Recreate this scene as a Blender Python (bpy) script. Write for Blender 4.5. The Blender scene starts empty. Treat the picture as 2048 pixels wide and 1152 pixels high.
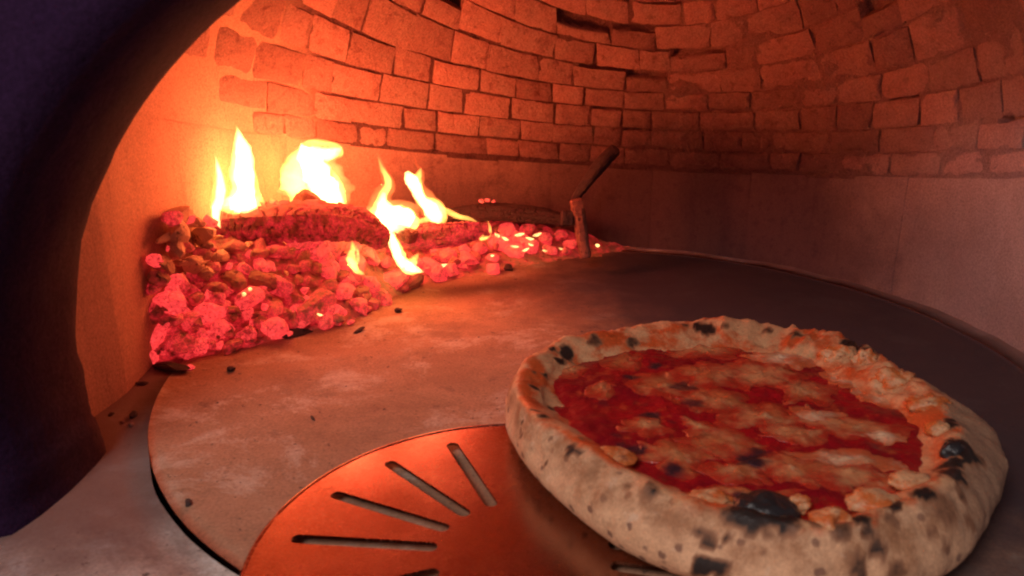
import bpy, bmesh, math, random
import numpy as np
from mathutils import Vector, noise
random.seed(7)
PI = math.pi
sc = bpy.context.scene
COL = sc.collection

# ------------------------------------------------------------------ camera, world, lamps, exposure
CAM_H, PITCH, F = 0.34, math.radians(18), 1607.0
cam_d = bpy.data.cameras.new("camera"); cam = bpy.data.objects.new("camera", cam_d); COL.objects.link(cam)
cam.location = (0, 0, CAM_H); cam.rotation_euler = (PI / 2 - PITCH, 0, 0)
cam_d.sensor_width = 36; cam_d.lens = 36 * F / 2048; cam_d.clip_start = 0.01; cam_d.clip_end = 50
cam_d.dof.use_dof = True; cam_d.dof.focus_distance = 0.95; cam_d.dof.aperture_fstop = 9.0
sc.camera = cam
sc.view_settings.view_transform = 'Standard'; sc.view_settings.look = 'None'
sc.view_settings.exposure = 0.22; sc.view_settings.gamma = 1.0
sc.cycles.use_denoising = True; sc.cycles.filter_width = 2.1
sc.cycles.max_bounces = 8; sc.cycles.diffuse_bounces = 5
sc.cycles.transparent_max_bounces = 40
sc.cycles.sample_clamp_indirect = 4.0

wd = bpy.data.worlds.new("World"); sc.world = wd; wd.use_nodes = True
bg = wd.node_tree.nodes["Background"]
bg.inputs["Color"].default_value = (0.50, 0.42, 0.62, 1); bg.inputs["Strength"].default_value = 0.11

def lamp(name, kind, loc, power, color, size=0.05, aim=None):
    d = bpy.data.lights.new(name, kind); d.energy = power; d.color = color
    if kind == 'AREA': d.size = size
    else: d.shadow_soft_size = size
    o = bpy.data.objects.new(name, d); COL.objects.link(o); o.location = loc
    if aim is not None:
        o.rotation_euler = (Vector(aim) - Vector(loc)).to_track_quat('-Z', 'Y').to_euler()
    return o
# the room light outside that falls in through the mouth of the oven
lamp("room_light", 'AREA', (-0.48, -0.50, 1.05), 13.0, (1.0, 0.88, 0.83), 0.45, (0.20, 0.55, 0.02))
FIRE = (1.0, 0.158, 0.072)
for (x, y, z, p) in ((-0.300, 0.945, 0.20, 0.54), (-0.225, 1.02, 0.205, 0.88), (-0.13, 1.02, 0.165, 0.90), (-0.085, 1.05, 0.165, 0.66), (-0.20, 0.90, 0.15, 0.22), (-0.125, 0.93, 0.11, 0.07)):
    lamp("fire_light", 'POINT', (x, y, z), p, FIRE, 0.035)

# ------------------------------------------------------------------ helpers
cP, sP = math.cos(PITCH), math.sin(PITCH)
def ray(px, py):
    x = (px - 1024) / F; y = (576 - py) / F
    return Vector((x, cP + y * sP, -sP + y * cP))
def at(px, py, z=0.0):                     # pixel -> point on the level z
    d = ray(px, py); return Vector((0, 0, CAM_H)) + d * ((z - CAM_H) / d.z)
def dep(px, py, Y):                        # pixel -> point on the upright plane y = Y
    d = ray(px, py); return Vector((0, 0, CAM_H)) + d * (Y / d.y)
def sm(a, b, x):
    t = min(1, max(0, (x - a) / (b - a))); return t * t * (3 - 2 * t)
def fr(x, y, z, o=4): return noise.fractal(Vector((x, y, z)), 1.0, 2.0, o)

def mesh_obj(name, verts, faces, mat, parent=None, smooth=True, attrs=None, sharp=None):
    m = bpy.data.meshes.new(name); m.from_pydata([tuple(v) for v in verts], [], faces); m.update()
    if smooth: m.polygons.foreach_set('use_smooth', [True] * len(m.polygons))
    if attrs:
        for k, vals in attrs.items():
            a = m.attributes.new(k, 'FLOAT', 'POINT'); a.data.foreach_set('value', vals)
    if sharp: m.set_sharp_from_angle(angle=sharp)
    m.materials.append(mat)
    o = bpy.data.objects.new(name, m); COL.objects.link(o)
    if parent is not None: o.parent = parent
    return o
def tag(o, label=None, cat=None, group=None, kind=None):
    if label: o['label'] = label
    if cat: o['category'] = cat
    if group: o['group'] = group
    if kind: o['kind'] = kind
    return o
def empty(name, loc=(0, 0, 0)):
    o = bpy.data.objects.new(name, None); COL.objects.link(o); o.location = loc; o.empty_display_size = 0.02
    return o
def grid_faces(nu, nv, wrap=False):        # nu x nv vertices, index i*nv+j, wrap in i
    f = []
    for i in range(nu if wrap else nu - 1):
        k = (i + 1) % nu
        for j in range(nv - 1):
            f.append((i * nv + j, k * nv + j, k * nv + j + 1, i * nv + j + 1))
    return f
def catmull(pts, n):
    P = [np.array(p, float) for p in pts]; P = [2 * P[0] - P[1]] + P + [2 * P[-1] - P[-2]]
    out = []
    segs = len(P) - 3
    for q in range(n):
        t = q / (n - 1) * segs; i = min(int(t), segs - 1); t -= i
        a, b, c, d = P[i:i + 4]
        out.append(0.5 * (2 * b + (c - a) * t + (2 * a - 5 * b + 4 * c - d) * t * t + (3 * b - a - 3 * c + d) * t ** 3))
    return out
def tube(pts, rad, n=14, disp=None, flat=1.0, caps=True):
    """pts: points of the spine, rad: radii; disp(s, phi) scales the radius; flat squeezes the depth (y)."""
    V = []; m = len(pts)
    pts = [Vector(p) for p in pts]
    for i, p in enumerate(pts):
        t = (pts[min(i + 1, m - 1)] - pts[max(i - 1, 0)]).normalized()
        a = Vector((0, 1, 0)) - t * t.y
        if a.length < 0.2: a = Vector((0, 0, 1)) - t * t.z
        a.normalize(); b = t.cross(a).normalized()
        for k in range(n):
            ph = 2 * PI * k / n
            r = rad[i] * (disp(i / (m - 1), ph) if disp else 1)
            V.append(p + (a * math.cos(ph) * flat + b * math.sin(ph)) * r)
    f = []
    for i in range(m - 1):
        for k in range(n):
            k2 = (k + 1) % n
            f.append((i * n + k, i * n + k2, (i + 1) * n + k2, (i + 1) * n + k))
    if caps:
        f.append(tuple(range(n))[::-1]); f.append(tuple((m - 1) * n + k for k in range(n)))
    return V, f

# ------------------------------------------------------------------ materials
class NT:
    def __init__(s, name):
        s.m = bpy.data.materials.new(name); s.m.use_nodes = True; s.t = s.m.node_tree
        s.t.nodes.clear(); s.out = s.t.nodes.new('ShaderNodeOutputMaterial')
    def n(s, typ, **kw):
        nd = s.t.nodes.new('ShaderNode' + typ)
        for k, v in kw.items():
            if k in nd.inputs.keys() if isinstance(k, str) else False: s.put(nd.inputs[k], v)
            else: setattr(nd, k, v)
        return nd
    def put(s, inp, v):
        if isinstance(v, bpy.types.NodeSocket): s.t.links.new(v, inp)
        else: inp.default_value = v
    def pos(s): return s.n('NewGeometry').outputs['Position']
    def obj(s): return s.n('TexCoord').outputs['Object']
    def noise(s, scale, detail=5, rough=0.6, vec=None, dist=0.0):
        nd = s.n('TexNoise'); nd.inputs['Scale'].default_value = scale; nd.inputs['Detail'].default_value = detail
        nd.inputs['Roughness'].default_value = rough; nd.inputs['Distortion'].default_value = dist
        if vec is not None: s.put(nd.inputs['Vector'], vec)
        return nd.outputs['Fac']
    def scaled(s, vec, sc_):
        nd = s.n('Mapping'); s.put(nd.inputs['Vector'], vec); nd.inputs['Scale'].default_value = sc_; return nd.outputs[0]
    def ramp(s, fac, stops):
        nd = s.n('ValToRGB'); e = nd.color_ramp.elements
        while len(e) < len(stops): e.new(0.5)
        for el, (p, c) in zip(e, stops):
            el.position = p; el.color = (*c, 1) if not isinstance(c, (int, float)) else (c, c, c, 1)
        s.put(nd.inputs[0], fac); return nd.outputs[0]
    def mix(s, fac, a, b, mode='MIX'):
        nd = s.n('Mix'); nd.data_type = 'RGBA'; nd.blend_type = mode
        s.put(nd.inputs[0], fac)
        for i, v in ((6, a), (7, b)):
            s.put(nd.inputs[i], (*v, 1) if isinstance(v, tuple) and len(v) == 3 else v)
        return nd.outputs[2]
    def math(s, op, a, b=0.0, c=None):
        nd = s.n('Math'); nd.operation = op; s.put(nd.inputs[0], a); s.put(nd.inputs[1], b)
        if c is not None: s.put(nd.inputs[2], c)
        return nd.outputs[0]
    def mr(s, v, a, b, lo=0.0, hi=1.0):
        nd = s.n('MapRange'); nd.interpolation_type = 'SMOOTHSTEP'; s.put(nd.inputs[0], v)
        for i, q in ((1, a), (2, b), (3, lo), (4, hi)): nd.inputs[i].default_value = q
        return nd.outputs[0]
    def dist(s, p, c, scale=(1, 1, 1)):
        sub = s.n('VectorMath'); sub.operation = 'SUBTRACT'; s.put(sub.inputs[0], p); sub.inputs[1].default_value = c
        mu = s.n('VectorMath'); mu.operation = 'MULTIPLY'; s.put(mu.inputs[0], sub.outputs[0]); mu.inputs[1].default_value = scale
        le = s.n('VectorMath'); le.operation = 'LENGTH'; s.put(le.inputs[0], mu.outputs[0]); return le.outputs['Value']
    def bump(s, h, strength, distance=0.002):
        nd = s.n('Bump'); s.put(nd.inputs['Height'], h); nd.inputs['Strength'].default_value = strength
        nd.inputs['Distance'].default_value = distance; return nd.outputs[0]
    def bsdf(s, color, rough=0.9, normal=None, metal=0.0, spec=0.3, em=None, em_s=None):
        nd = s.n('BsdfPrincipled')
        s.put(nd.inputs['Base Color'], (*color, 1) if isinstance(color, tuple) else color)
        s.put(nd.inputs['Roughness'], rough); s.put(nd.inputs['Metallic'], metal)
        nd.inputs['Specular IOR Level'].default_value = spec
        if normal is not None: s.put(nd.inputs['Normal'], normal)
        if em is not None:
            s.put(nd.inputs['Emission Color'], (*em, 1) if isinstance(em, tuple) else em); s.put(nd.inputs['Emission Strength'], em_s)
        s.t.links.new(nd.outputs[0], s.out.inputs['Surface']); return nd
    def grain(s, col, scale=420, amt=0.35, vec=None):
        g = s.noise(scale, 2, 0.7, vec if vec is not None else s.pos())
        return s.mix(1.0, col, s.ramp(g, [(0.25, (1 - amt,) * 3), (0.75, (1 + amt * 0.6,) * 3)]), 'MULTIPLY')
    def soot(s, col, spots, soot=(0.050, 0.026, 0.036)):  # darkens by soot and painted shade around the given spots
        p = s.pos(); nz = s.noise(9, 5, 0.65, p)
        acc = None
        for (c, scl, r0, r1, amt) in spots:
            d = s.math('ADD', s.dist(p, c, scl), s.math('MULTIPLY', s.math('SUBTRACT', nz, 0.5), 0.22))
            f = s.mr(d, r0, r1, amt, 0.0)
            acc = f if acc is None else s.math('MAXIMUM', acc, f)
        return s.mix(acc, col, soot)

BACK_SOOT_SHADE = [((0.31, 1.22, 0.03), (0.8, 0.9, 1.5), 0.14, 0.42, 0.85), ((0.10, 1.26, 0.0), (0.7, 1, 1.5), 0.10, 0.30, 0.8), ((-0.04, 1.25, 0.0), (0.8, 1, 1.3), 0.08, 0.32, 0.72), ((0.54, 0.98, 0.0), (1, 0.8, 1.5), 0.10, 0.36, 0.55)]  # soot plus falloff of the firelight, painted into wall and dome
def brick_mat(name, c1, c2, spots=BACK_SOOT_SHADE, bs=0.5, smear=False, vary=1.0, pale=False):
    t = NT(name); p = t.pos()
    col = t.mix(t.noise(26, 6, 0.65, p), c1, c2)
    col = t.mix(t.mr(t.noise(70, 4, 0.7, p), 0.52, 0.70, 0, 0.6), col, (c2[0] * 0.5, c2[1] * 0.42, c2[2] * 0.4))
    col = t.mix(t.mr(t.noise(16, 6, 0.75, p), 0.56, 0.72, 0, 0.5), col, (c2[0] * 0.45, c2[1] * 0.4, c2[2] * 0.45))
    if smear:
        sx = t.n('SeparateXYZ'); t.put(sx.inputs[0], p)
        col = t.mix(t.mr(sx.outputs[0], 0.02, 0.30), col, t.mix(t.noise(30, 6, 0.65, p), (0.46, 0.235, 0.17), (0.36, 0.165, 0.12)))
    if pale or smear:                                    # chamber plaster beside the mouth, paled to paint in firelight
        sx = t.n('SeparateXYZ'); t.put(sx.inputs[0], p)
        lit_plaster = t.mix(t.noise(24, 6, 0.7, p), (0.58, 0.325, 0.205), (0.48, 0.25, 0.15))
        e0, e1 = (-0.24, -0.02) if pale else (-0.30, -0.24)
        col = t.mix(t.mr(t.math('ADD', sx.outputs[0], t.math('MULTIPLY', t.noise(8, 4, 0.6, p), 0.2 if pale else 0.0)), e0, e1), lit_plaster, col)
    if pale:                                             # soot runs down the upright bricks
        run = t.noise(1.0, 6, 0.7, t.scaled(p, (26, 26, 4)))
        col = t.mix(t.mr(run, 0.50, 0.70, 0, 0.5), col, (0.16, 0.075, 0.06))
    # daylight from the mouth, painted as a grey tint on the side facing it
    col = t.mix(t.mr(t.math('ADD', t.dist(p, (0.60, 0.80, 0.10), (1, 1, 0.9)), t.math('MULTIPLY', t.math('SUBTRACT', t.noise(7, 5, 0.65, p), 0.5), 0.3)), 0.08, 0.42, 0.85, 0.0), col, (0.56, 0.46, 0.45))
    rnd = t.n('ObjectInfo').outputs['Random']
    col = t.mix(vary, col, t.ramp(rnd, [(0.0, (0.74, 0.72, 0.72)), (0.5, (1, 1, 1)), (1.0, (1.22, 1.12, 1.1))]), 'MULTIPLY')
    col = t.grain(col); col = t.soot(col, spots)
    h = t.math('ADD', t.noise(60, 6, 0.7, p), t.math('MULTIPLY', t.noise(260, 4, 0.75, p), 0.6))
    nrm = t.n('Bump'); t.put(nrm.inputs['Height'], h); nrm.inputs['Distance'].default_value = 0.006
    t.put(nrm.inputs['Strength'], t.mr(sx.outputs[0], -0.30, -0.22, 0.22, bs * 1.6) if smear else bs * 1.6)
    t.bsdf(col, 0.95, nrm.outputs[0], spec=0.1); return t.m
M = {}
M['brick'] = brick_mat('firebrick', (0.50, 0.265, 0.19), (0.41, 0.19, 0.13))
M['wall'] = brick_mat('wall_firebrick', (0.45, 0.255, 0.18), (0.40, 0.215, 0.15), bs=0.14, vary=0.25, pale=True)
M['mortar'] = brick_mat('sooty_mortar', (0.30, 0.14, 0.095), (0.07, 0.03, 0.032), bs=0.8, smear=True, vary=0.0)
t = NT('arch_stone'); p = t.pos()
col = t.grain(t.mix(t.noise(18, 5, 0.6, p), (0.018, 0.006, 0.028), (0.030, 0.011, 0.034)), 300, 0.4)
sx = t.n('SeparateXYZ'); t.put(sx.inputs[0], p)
col = t.mix(t.mr(t.math('ADD', sx.outputs[1], t.math('MULTIPLY', t.math('SUBTRACT', t.noise(14, 5, 0.7, p), 0.5), 0.05)), 0.50, 0.575), col, t.grain(t.mix(t.noise(30, 5, 0.65, p), (0.08, 0.034, 0.042), (0.045, 0.019, 0.028)), 300, 0.4))  # lip painted lighter toward the chamber, standing in for grazing firelight
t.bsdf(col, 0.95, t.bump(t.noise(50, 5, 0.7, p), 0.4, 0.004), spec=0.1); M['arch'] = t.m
def floor_mat(name, c1, c2, light, dark):
    t = NT(name); p = t.pos()
    st = t.scaled(p, (0.85, 1.0, 1.0))
    col = t.mix(t.mr(t.noise(9, 7, 0.72, st, 0.2), 0.36, 0.64), c1, c2)
    col = t.mix(t.mr(t.noise(11, 7, 0.74, st, 0.3), 0.50, 0.64, 0, 0.75), col, light)
    col = t.mix(t.mr(t.noise(7, 7, 0.75, t.scaled(p, (0.9, 1.1, 1)), 0.4), 0.50, 0.68, 0, 0.65), col, dark)
    col = t.mix(t.mr(t.noise(42, 6, 0.75, st, 0.4), 0.56, 0.70, 0, 0.7), col, dark)
    col = t.mix(t.mr(t.noise(120, 3, 0.7, p), 0.63, 0.71, 0, 0.8), col, (0.06, 0.035, 0.03))
    col = t.grain(col, 380, 0.3)
    col = t.soot(col, [((0.47, 0.80, 0.0), (1, 0.7, 1), 0.22, 0.42, 0.93), ((0.36, 1.06, 0.0), (0.9, 1, 1), 0.18, 0.38, 0.93)], (0.036, 0.023, 0.031)) if name[0] == 'h' else t.soot(col, [((-0.36, 0.62, 0), (1, 1, 1), 0.12, 0.27, 0.9), ((0.50, 0.95, 0), (1, 0.8, 1), 0.14, 0.42, 0.85)], (0.15, 0.075, 0.064))  # soot and painted firelight falloff on the hearth; painted shade on the ledge
    h = t.math('ADD', t.noise(50, 6, 0.7, p), t.math('MULTIPLY', t.noise(330, 2, 0.7, p), 0.3))
    t.bsdf(col, 0.8, t.bump(h, 0.35, 0.002), spec=0.25); return t.m
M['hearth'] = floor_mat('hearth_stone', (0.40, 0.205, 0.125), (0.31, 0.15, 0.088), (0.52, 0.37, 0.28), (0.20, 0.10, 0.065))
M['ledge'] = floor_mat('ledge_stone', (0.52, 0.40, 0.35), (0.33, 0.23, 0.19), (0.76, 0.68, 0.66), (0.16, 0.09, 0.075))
M['ledge'].name = 'ledge_stone'

# ------------------------------------------------------------------ setting: hearth, ledge, oven wall, dome, mouth arch
CX, CY, R = 0.09, 0.80, 0.47
HR = 0.443
def gapw(a):                                             # the open joint shows only beside the mouth
    y = CY + HR * math.sin(a); x = CX + HR * math.cos(a)
    return (0.0055 * sm(0.60, 0.53, y) if x < CX else 0.0) + 0.0002
def disc(r0, r1, z, nr, nth, zf=None, gap=False):
    V = []; 
    for k in range(nth):
        a = 2 * PI * k / nth
        for j in range(nr):
            ri = r0 + (gapw(a) if gap else 0)
            r = ri + (r1 - ri) * j / (nr - 1)
            x, y = CX + r * math.cos(a), CY + r * math.sin(a)
            V.append((x, y, z + (zf(x, y, r) if zf else 0)))
    return V, grid_faces(nth, nr, True)
V, f = disc(0.0, HR, 0.0, 60, 220, lambda x, y, r: 0.0012 * fr(x * 9, y * 9, 3) - (0.003 if r > HR - 0.003 and y < 0.6 else 0))
n0 = len(V); 
V += [(CX + HR * math.cos(2 * PI * k / 220), CY + HR * math.sin(2 * PI * k / 220), -0.03) for k in range(220)]
f += [(k * 60 + 59, n0 + k, n0 + (k + 1) % 220, ((k + 1) % 220) * 60 + 59) for k in range(220)]
hearth = tag(mesh_obj('hearth_floor', V, f, M['hearth']), 'round stone hearth floor of the oven under the pizza', kind='structure')
V, f = disc(HR, 1.3, -0.0002, 40, 220, lambda x, y, r: 0.0022 * fr(x * 16, y * 16, 8, 6) + (0.003 * sm(0.46, 0.5, r)), True)
n0 = len(V)
V += [(CX + (HR + gapw(2 * PI * k / 220)) * math.cos(2 * PI * k / 220), CY + (HR + gapw(2 * PI * k / 220)) * math.sin(2 * PI * k / 220), -0.03) for k in range(220)]
f += [(k * 40, ((k + 1) % 220) * 40, n0 + (k + 1) % 220, n0 + k) for k in range(220)]
ledge = tag(mesh_obj('stone_ledge', V, f, M['ledge']), 'ash-smeared stone ledge around the round hearth', kind='structure')
V, f = disc(0.40, 0.50, -0.028, 3, 64)
mesh_obj('gap_bottom', V, f, M['arch'], ledge)

A72 = math.radians(72)
def zb(th): return 0.231 - 0.1 * math.cos(th - A72)      # top of the soldier course; dips at the back
ZT = 0.56
def flare(th):                                           # the ring opens out to meet the rounded lip of the mouth
    t = th % (2 * PI)
    return 0.034 * sm(math.radians(188), math.radians(203), t) if t < 4.5 else 0.105 * sm(math.radians(-6), math.radians(-21), t - 2 * PI)
def dome(th, u, off=0.0):
    c, s = math.cos(u * PI / 2), math.sin(u * PI / 2); h = ZT - zb(th)
    n = Vector((c / R * math.cos(th), c / R * math.sin(th), s / h)).normalized()
    r_ = R * c + flare(th) * (1 - u) ** 2
    return Vector((CX + r_ * math.cos(th), CY + r_ * math.sin(th), zb(th) + h * s)) + n * off
us = np.linspace(0, 1, 1500)
arc = np.concatenate([[0], np.cumsum([(dome(1.75, us[i + 1]) - dome(1.75, us[i])).length for i in range(1499)])])
def u_of(a): return float(np.interp(a, arc, us))
def wallp(th, z, off=0.0):
    r_ = R + off + flare(th)
    return Vector((CX + r_ * math.cos(th), CY + r_ * math.sin(th), z))
MOUTH_Y = 0.625
def zone(th):                                            # 0 at the fire side, 1 at the far side where mortar is smeared flush
    return sm(math.radians(95), math.radians(50), th)

# shells behind the bricks (mortar), cut open where the mouth is
def shell(name, nth, nu, fn, lab, mat):
    V = []; keep = []
    for i in range(nth):
        th = 2 * PI * i / nth - PI / 2
        for j in range(nu): V.append(fn(th, j / (nu - 1)))
    for q in grid_faces(nth, nu, True):
        if min(V[k].y for k in q) > MOUTH_Y - 0.02 or (sum(V[k].z for k in q) / 4 > 0.47): keep.append(q)
    return tag(mesh_obj(name, V, keep, mat), lab, kind='structure')
def shell_off(th, u, p):
    z = zone(th)
    n1 = fr(p.x * 14, p.y * 14, p.z * 14, 5)
    n2 = fr(p.x * 45, p.y * 45, p.z * 45, 3)
    side = sm(math.radians(146), math.radians(154), th) + sm(math.radians(-5), math.radians(-30), th)   # plastered near the mouth
    base = 0.0042 * (1 - z) + 0.0026 * z
    o = base - (0.0030 + 0.0016 * z) * n1 - 0.0014 * n2
    return o * (1 - min(1, side)) + min(1, side) * (0.0008 + 0.0008 * n1)
def wall_shell(th, v):
    return wallp(th, v * (zb(th) + 0.004), 0.0016)
wall_root = shell('oven_wall', 300, 8, wall_shell, 'upright firebrick ring wall under the dome', M['mortar'])

def patch(fn, a0, a1, b0, b1, na, nb, edge, corner, seed, rough):
    """A brick face on the surface fn(a, b, off): rounded arrises, uneven outline, skirts that run back into the mortar."""
    V = []; A = [0, 0.0001] + [i / (na - 1) for i in range(na)] + [0.9999, 1]
    ts_a = [-1] + [i / (na - 1) for i in range(na)] + [2]
    ts_b = [-1] + [i / (nb - 1) for i in range(nb)] + [2]
    j = [random.uniform(-1, 1) * corner for _ in range(8)]
    off0 = random.uniform(-0.0016, 0.0016) * rough; tl = random.uniform(-0.002, 0.002) * rough; tm = random.uniform(-0.0015, 0.0015) * rough
    for s in ts_a:
        sc_ = min(1, max(0, s))
        for q in ts_b:
            qc = min(1, max(0, q))
            da = (1 - sc_) * ((1 - qc) * j[0] + qc * j[1]) + sc_ * ((1 - qc) * j[2] + qc * j[3])
            db = (1 - sc_) * ((1 - qc) * j[4] + qc * j[5]) + sc_ * ((1 - qc) * j[6] + qc * j[7])
            a = a0 + (a1 - a0) * sc_ + da * (a1 - a0); b = b0 + (b1 - b0) * qc + db * (b1 - b0)
            wob = noise.noise(Vector((sc_ * 3.1 + seed, qc * 2.2, seed * 1.7)))
            wob2 = noise.noise(Vector((sc_ * 6.3 + seed, qc * 5.2 + 9, seed * 0.7))) + 0.6 * noise.noise(Vector((sc_ * 15 + seed, qc * 9 + 9, seed * 0.7)))
            ex = min(sc_, 1 - sc_); ey = min(qc, 1 - qc)
            if ex < 1e-6 or ey < 1e-6:
                b += (b1 - b0) * 0.06 * wob * rough if ey < 1e-6 else 0
                a += (a1 - a0) * 0.035 * wob2 * rough if ex < 1e-6 else 0
            off = off0 * 0.7 + tl * (sc_ - 0.5) + tm * (qc - 0.5) + 0.0014 * wob * rough + 0.0014 * wob2 * rough
            if ex < 1e-6 or ey < 1e-6: off += edge * (1.5 if ex < 1e-6 and ey < 1e-6 else 1.0)
            if s < 0 or s > 1 or q < 0 or q > 1: off += 0.016
            V.append(fn(a, b, off))
    return V, grid_faces(len(ts_a), len(ts_b))
def brick_faces_flip(f): return [q[::-1] for q in f]

nb_ = 0
# soldier bricks of the upright wall
th = math.radians(-27)
while th < math.radians(199):
    w = 0.078 / R * random.uniform(0.9, 1.1)
    V, f = patch(lambda a, b, o: wallp(a, b * zb(a), o), th + 0.0001, th + w - 0.0001, 0.0, random.uniform(0.955, 0.995) if th < 2.2 else 0.996, 5, 7, (0.0002 if th > 2.3 else random.choice((0.0003, 0.0009))), 0.001, nb_ * 3.7, 0.03)
    mesh_obj('brick', V, brick_faces_flip(f), M['wall'], wall_root, sharp=0.7); nb_ += 1; th += w
# ring courses of the dome
def on_dome(px, py):
    d = ray(px, py).normalized(); best = None
    for a in range(0, 34):
        for q in range(-20, 195, 1):
            v = dome(math.radians(q), u_of(a * 0.01)) - Vector((0, 0, CAM_H))
            if v.y < 0.5: continue
            e = (v - d * v.dot(d)).length
            if best is None or e < best[0]: best = (e, math.radians(q), a * 0.01)
    return best[1], arc_inv(best[2], best[1])
def arc_at(a, th):
    g = 9 * a * a if a < 0.122 else 0.134 + 2.2 * (a - 0.122)
    return min(0.66, a + g * (1 - math.cos(th - A72)))
def arc_inv(a, th):
    lo, hi = 0.0, 0.5
    for _ in range(30):
        m = (lo + hi) / 2
        if arc_at(m, th) < a: lo = m
        else: hi = m
    return lo
HOLES = [on_dome(*q) for q in ((1165, 58), (1455, 138), (1245, 85), (1725, 25), (905, 20), (1320, 150))]
arc0 = 0.0; cavities = []; bricks = []
for row in range(10):
    hgt = 0.0285 * random.uniform(0.84, 1.16) + 0.0006 * row
    a0, a1 = arc0 + 0.0012, arc0 + hgt - 0.0012; arc0 += hgt
    th = math.radians(-18 + random.uniform(0, 5))
    while th < math.radians(192):
        am = arc_at((a0 + a1) / 2, th + 0.07)
        if am > 0.46: th += 0.1; continue
        rr = R * math.cos(u_of(am) * PI / 2)
        z = zone(th)
        L = 0.066 * random.uniform(0.66, 1.28); w = L / rr
        g = 0.0013 / rr
        e0, e1 = th + g, th + w - g
        b0, b1 = a0, a1
        if th > math.radians(150) and (am < 0.10 or th > math.radians(163)): th += w; continue      # plastered over beside the mouth
        hole = any(e0 - g <= h[0] <= e1 + g and a0 - 0.0013 <= h[1] <= a1 + 0.0013 for h in HOLES)
        if hole:                                          # a brick broken off short leaves an open hole
            b1 = a0 + (a1 - a0) * random.uniform(0.45, 0.7); cavities.append((e0, e1, b1, a1))
        elif random.random() < 0.10:
            b1 -= random.uniform(0.001, 0.003); cavities.append((e0, e0 + (e1 - e0) * random.uniform(0.4, 1.0), b1, a1))
        V, f = patch(lambda a, b, o: dome(a, u_of(arc_at(b, a)), o), e0, e1, b0, b1, 9, 6, 0.0019, 0.042, nb_ * 5.3, 0.55 + 0.45 * z)
        bricks.append(mesh_obj('brick', V, brick_faces_flip(f), M['brick'], None, sharp=1.15)); nb_ += 1; th += w
def dome_shell(th, u):
    if th < -PI / 2 + 1e-6: th += 2 * PI
    t2 = th if th < math.radians(230) else th - 2 * PI
    a = arc_inv(float(np.interp(u, us, arc)), t2); p = dome(th, u); o = shell_off(t2, u, p)
    for (e0, e1, c0, c1) in cavities:
        if e0 < t2 < e1 and c0 - 0.001 < a < c1 + 0.001: o = max(o, 0.016 + 0.004 * noise.noise(p * 60))
    return dome(th, u, o)
dome_root = shell('oven_dome', 900, 190, dome_shell, 'low brick dome of the oven, its joints packed with dark mortar', M['mortar'])
for b in bricks: b.parent = dome_root

# mouth: a deep arched opening through the front wall
AX, AA, AB, AZ = 0.134, 0.480, 0.382, 0.072
def arch_pt(k, n, grow):
    """outline of the opening from the floor on one side over the crown to the other, grown outwards"""
    a, b = AA + grow, AB + grow
    t = k / (n - 1)
    if t < 0.15: return Vector((AX - a + 0.012 * (1 - t / 0.15) ** 1.3, 0, -0.02 + (AZ + 0.02) * t / 0.15))
    if t > 0.85: return Vector((AX + a, 0, -0.02 + (AZ + 0.02) * (1 - t) / 0.15))
    ph = PI * (t - 0.15) / 0.7
    return Vector((AX - a * math.cos(ph), 0, AZ + b * math.sin(ph)))
prof = [(MOUTH_Y + 0.004, 0.30), (MOUTH_Y + 0.004, 0.05)]
for k in range(8):
    q = k / 7 * PI / 2; prof.append((MOUTH_Y - 0.05 + 0.054 * math.cos(q), 0.045 * (1 - math.sin(q))))
prof += [(MOUTH_Y - 0.09, 0.0), (MOUTH_Y - 0.12, 0.004), (MOUTH_Y - 0.145, 0.010), (MOUTH_Y - 0.155, 0.03), (MOUTH_Y - 0.157, 0.40), (MOUTH_Y + 0.004, 0.40)]
NA = 121; V = []
for k in range(NA):
    for (y, g) in prof:
        q = arch_pt(k, NA, g); 
        o = 0.004 * fr(q.x * 8, y * 8, q.z * 8) + 0.0035 * fr(q.x * 30, y * 30, q.z * 30 + 4)
        V.append(Vector((q.x + o, y, q.z + o)))
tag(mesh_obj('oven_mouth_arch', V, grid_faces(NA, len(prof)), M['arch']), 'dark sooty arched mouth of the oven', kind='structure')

# ------------------------------------------------------------------ fire: ash bed, coals, logs, sticks
edge_px = [(225, 760), (265, 738), (400, 716), (560, 684), (700, 645), (830, 575), (1000, 545), (1200, 515), (1260, 500)]
edge_pt = [at(*q) for q in edge_px]
ex = [q.x for q in edge_pt]; ey = [q.y for q in edge_pt]
def heap(x, y):
    ye = float(np.interp(x, ex, ey)); d = y - ye
    k = float(np.interp(x, [-0.40, -0.33, -0.22, -0.12, 0.0, 0.12], [0.85, 0.78, 0.58, 0.48, 0.40, 0.3]))
    hm = float(np.interp(x, [-0.40, -0.30, -0.2, -0.1, 0.0, 0.1], [0.16, 0.10, 0.085, 0.075, 0.05, 0.03]))
    return max(-0.02, min(hm, k * d))
def on_heap(px, py):
    d = ray(px, py); o = Vector((0, 0, CAM_H)); tt = 0.5
    while tt < 1.6:
        q = o + d * tt
        if q.z <= max(0.0, heap(q.x, q.y)): return q
        if (q.x - CX) ** 2 + (q.y - CY) ** 2 > (R - 0.015) ** 2 and q.y > 0.8: return q
        tt += 0.002
    return o + d * 1.2
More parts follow.
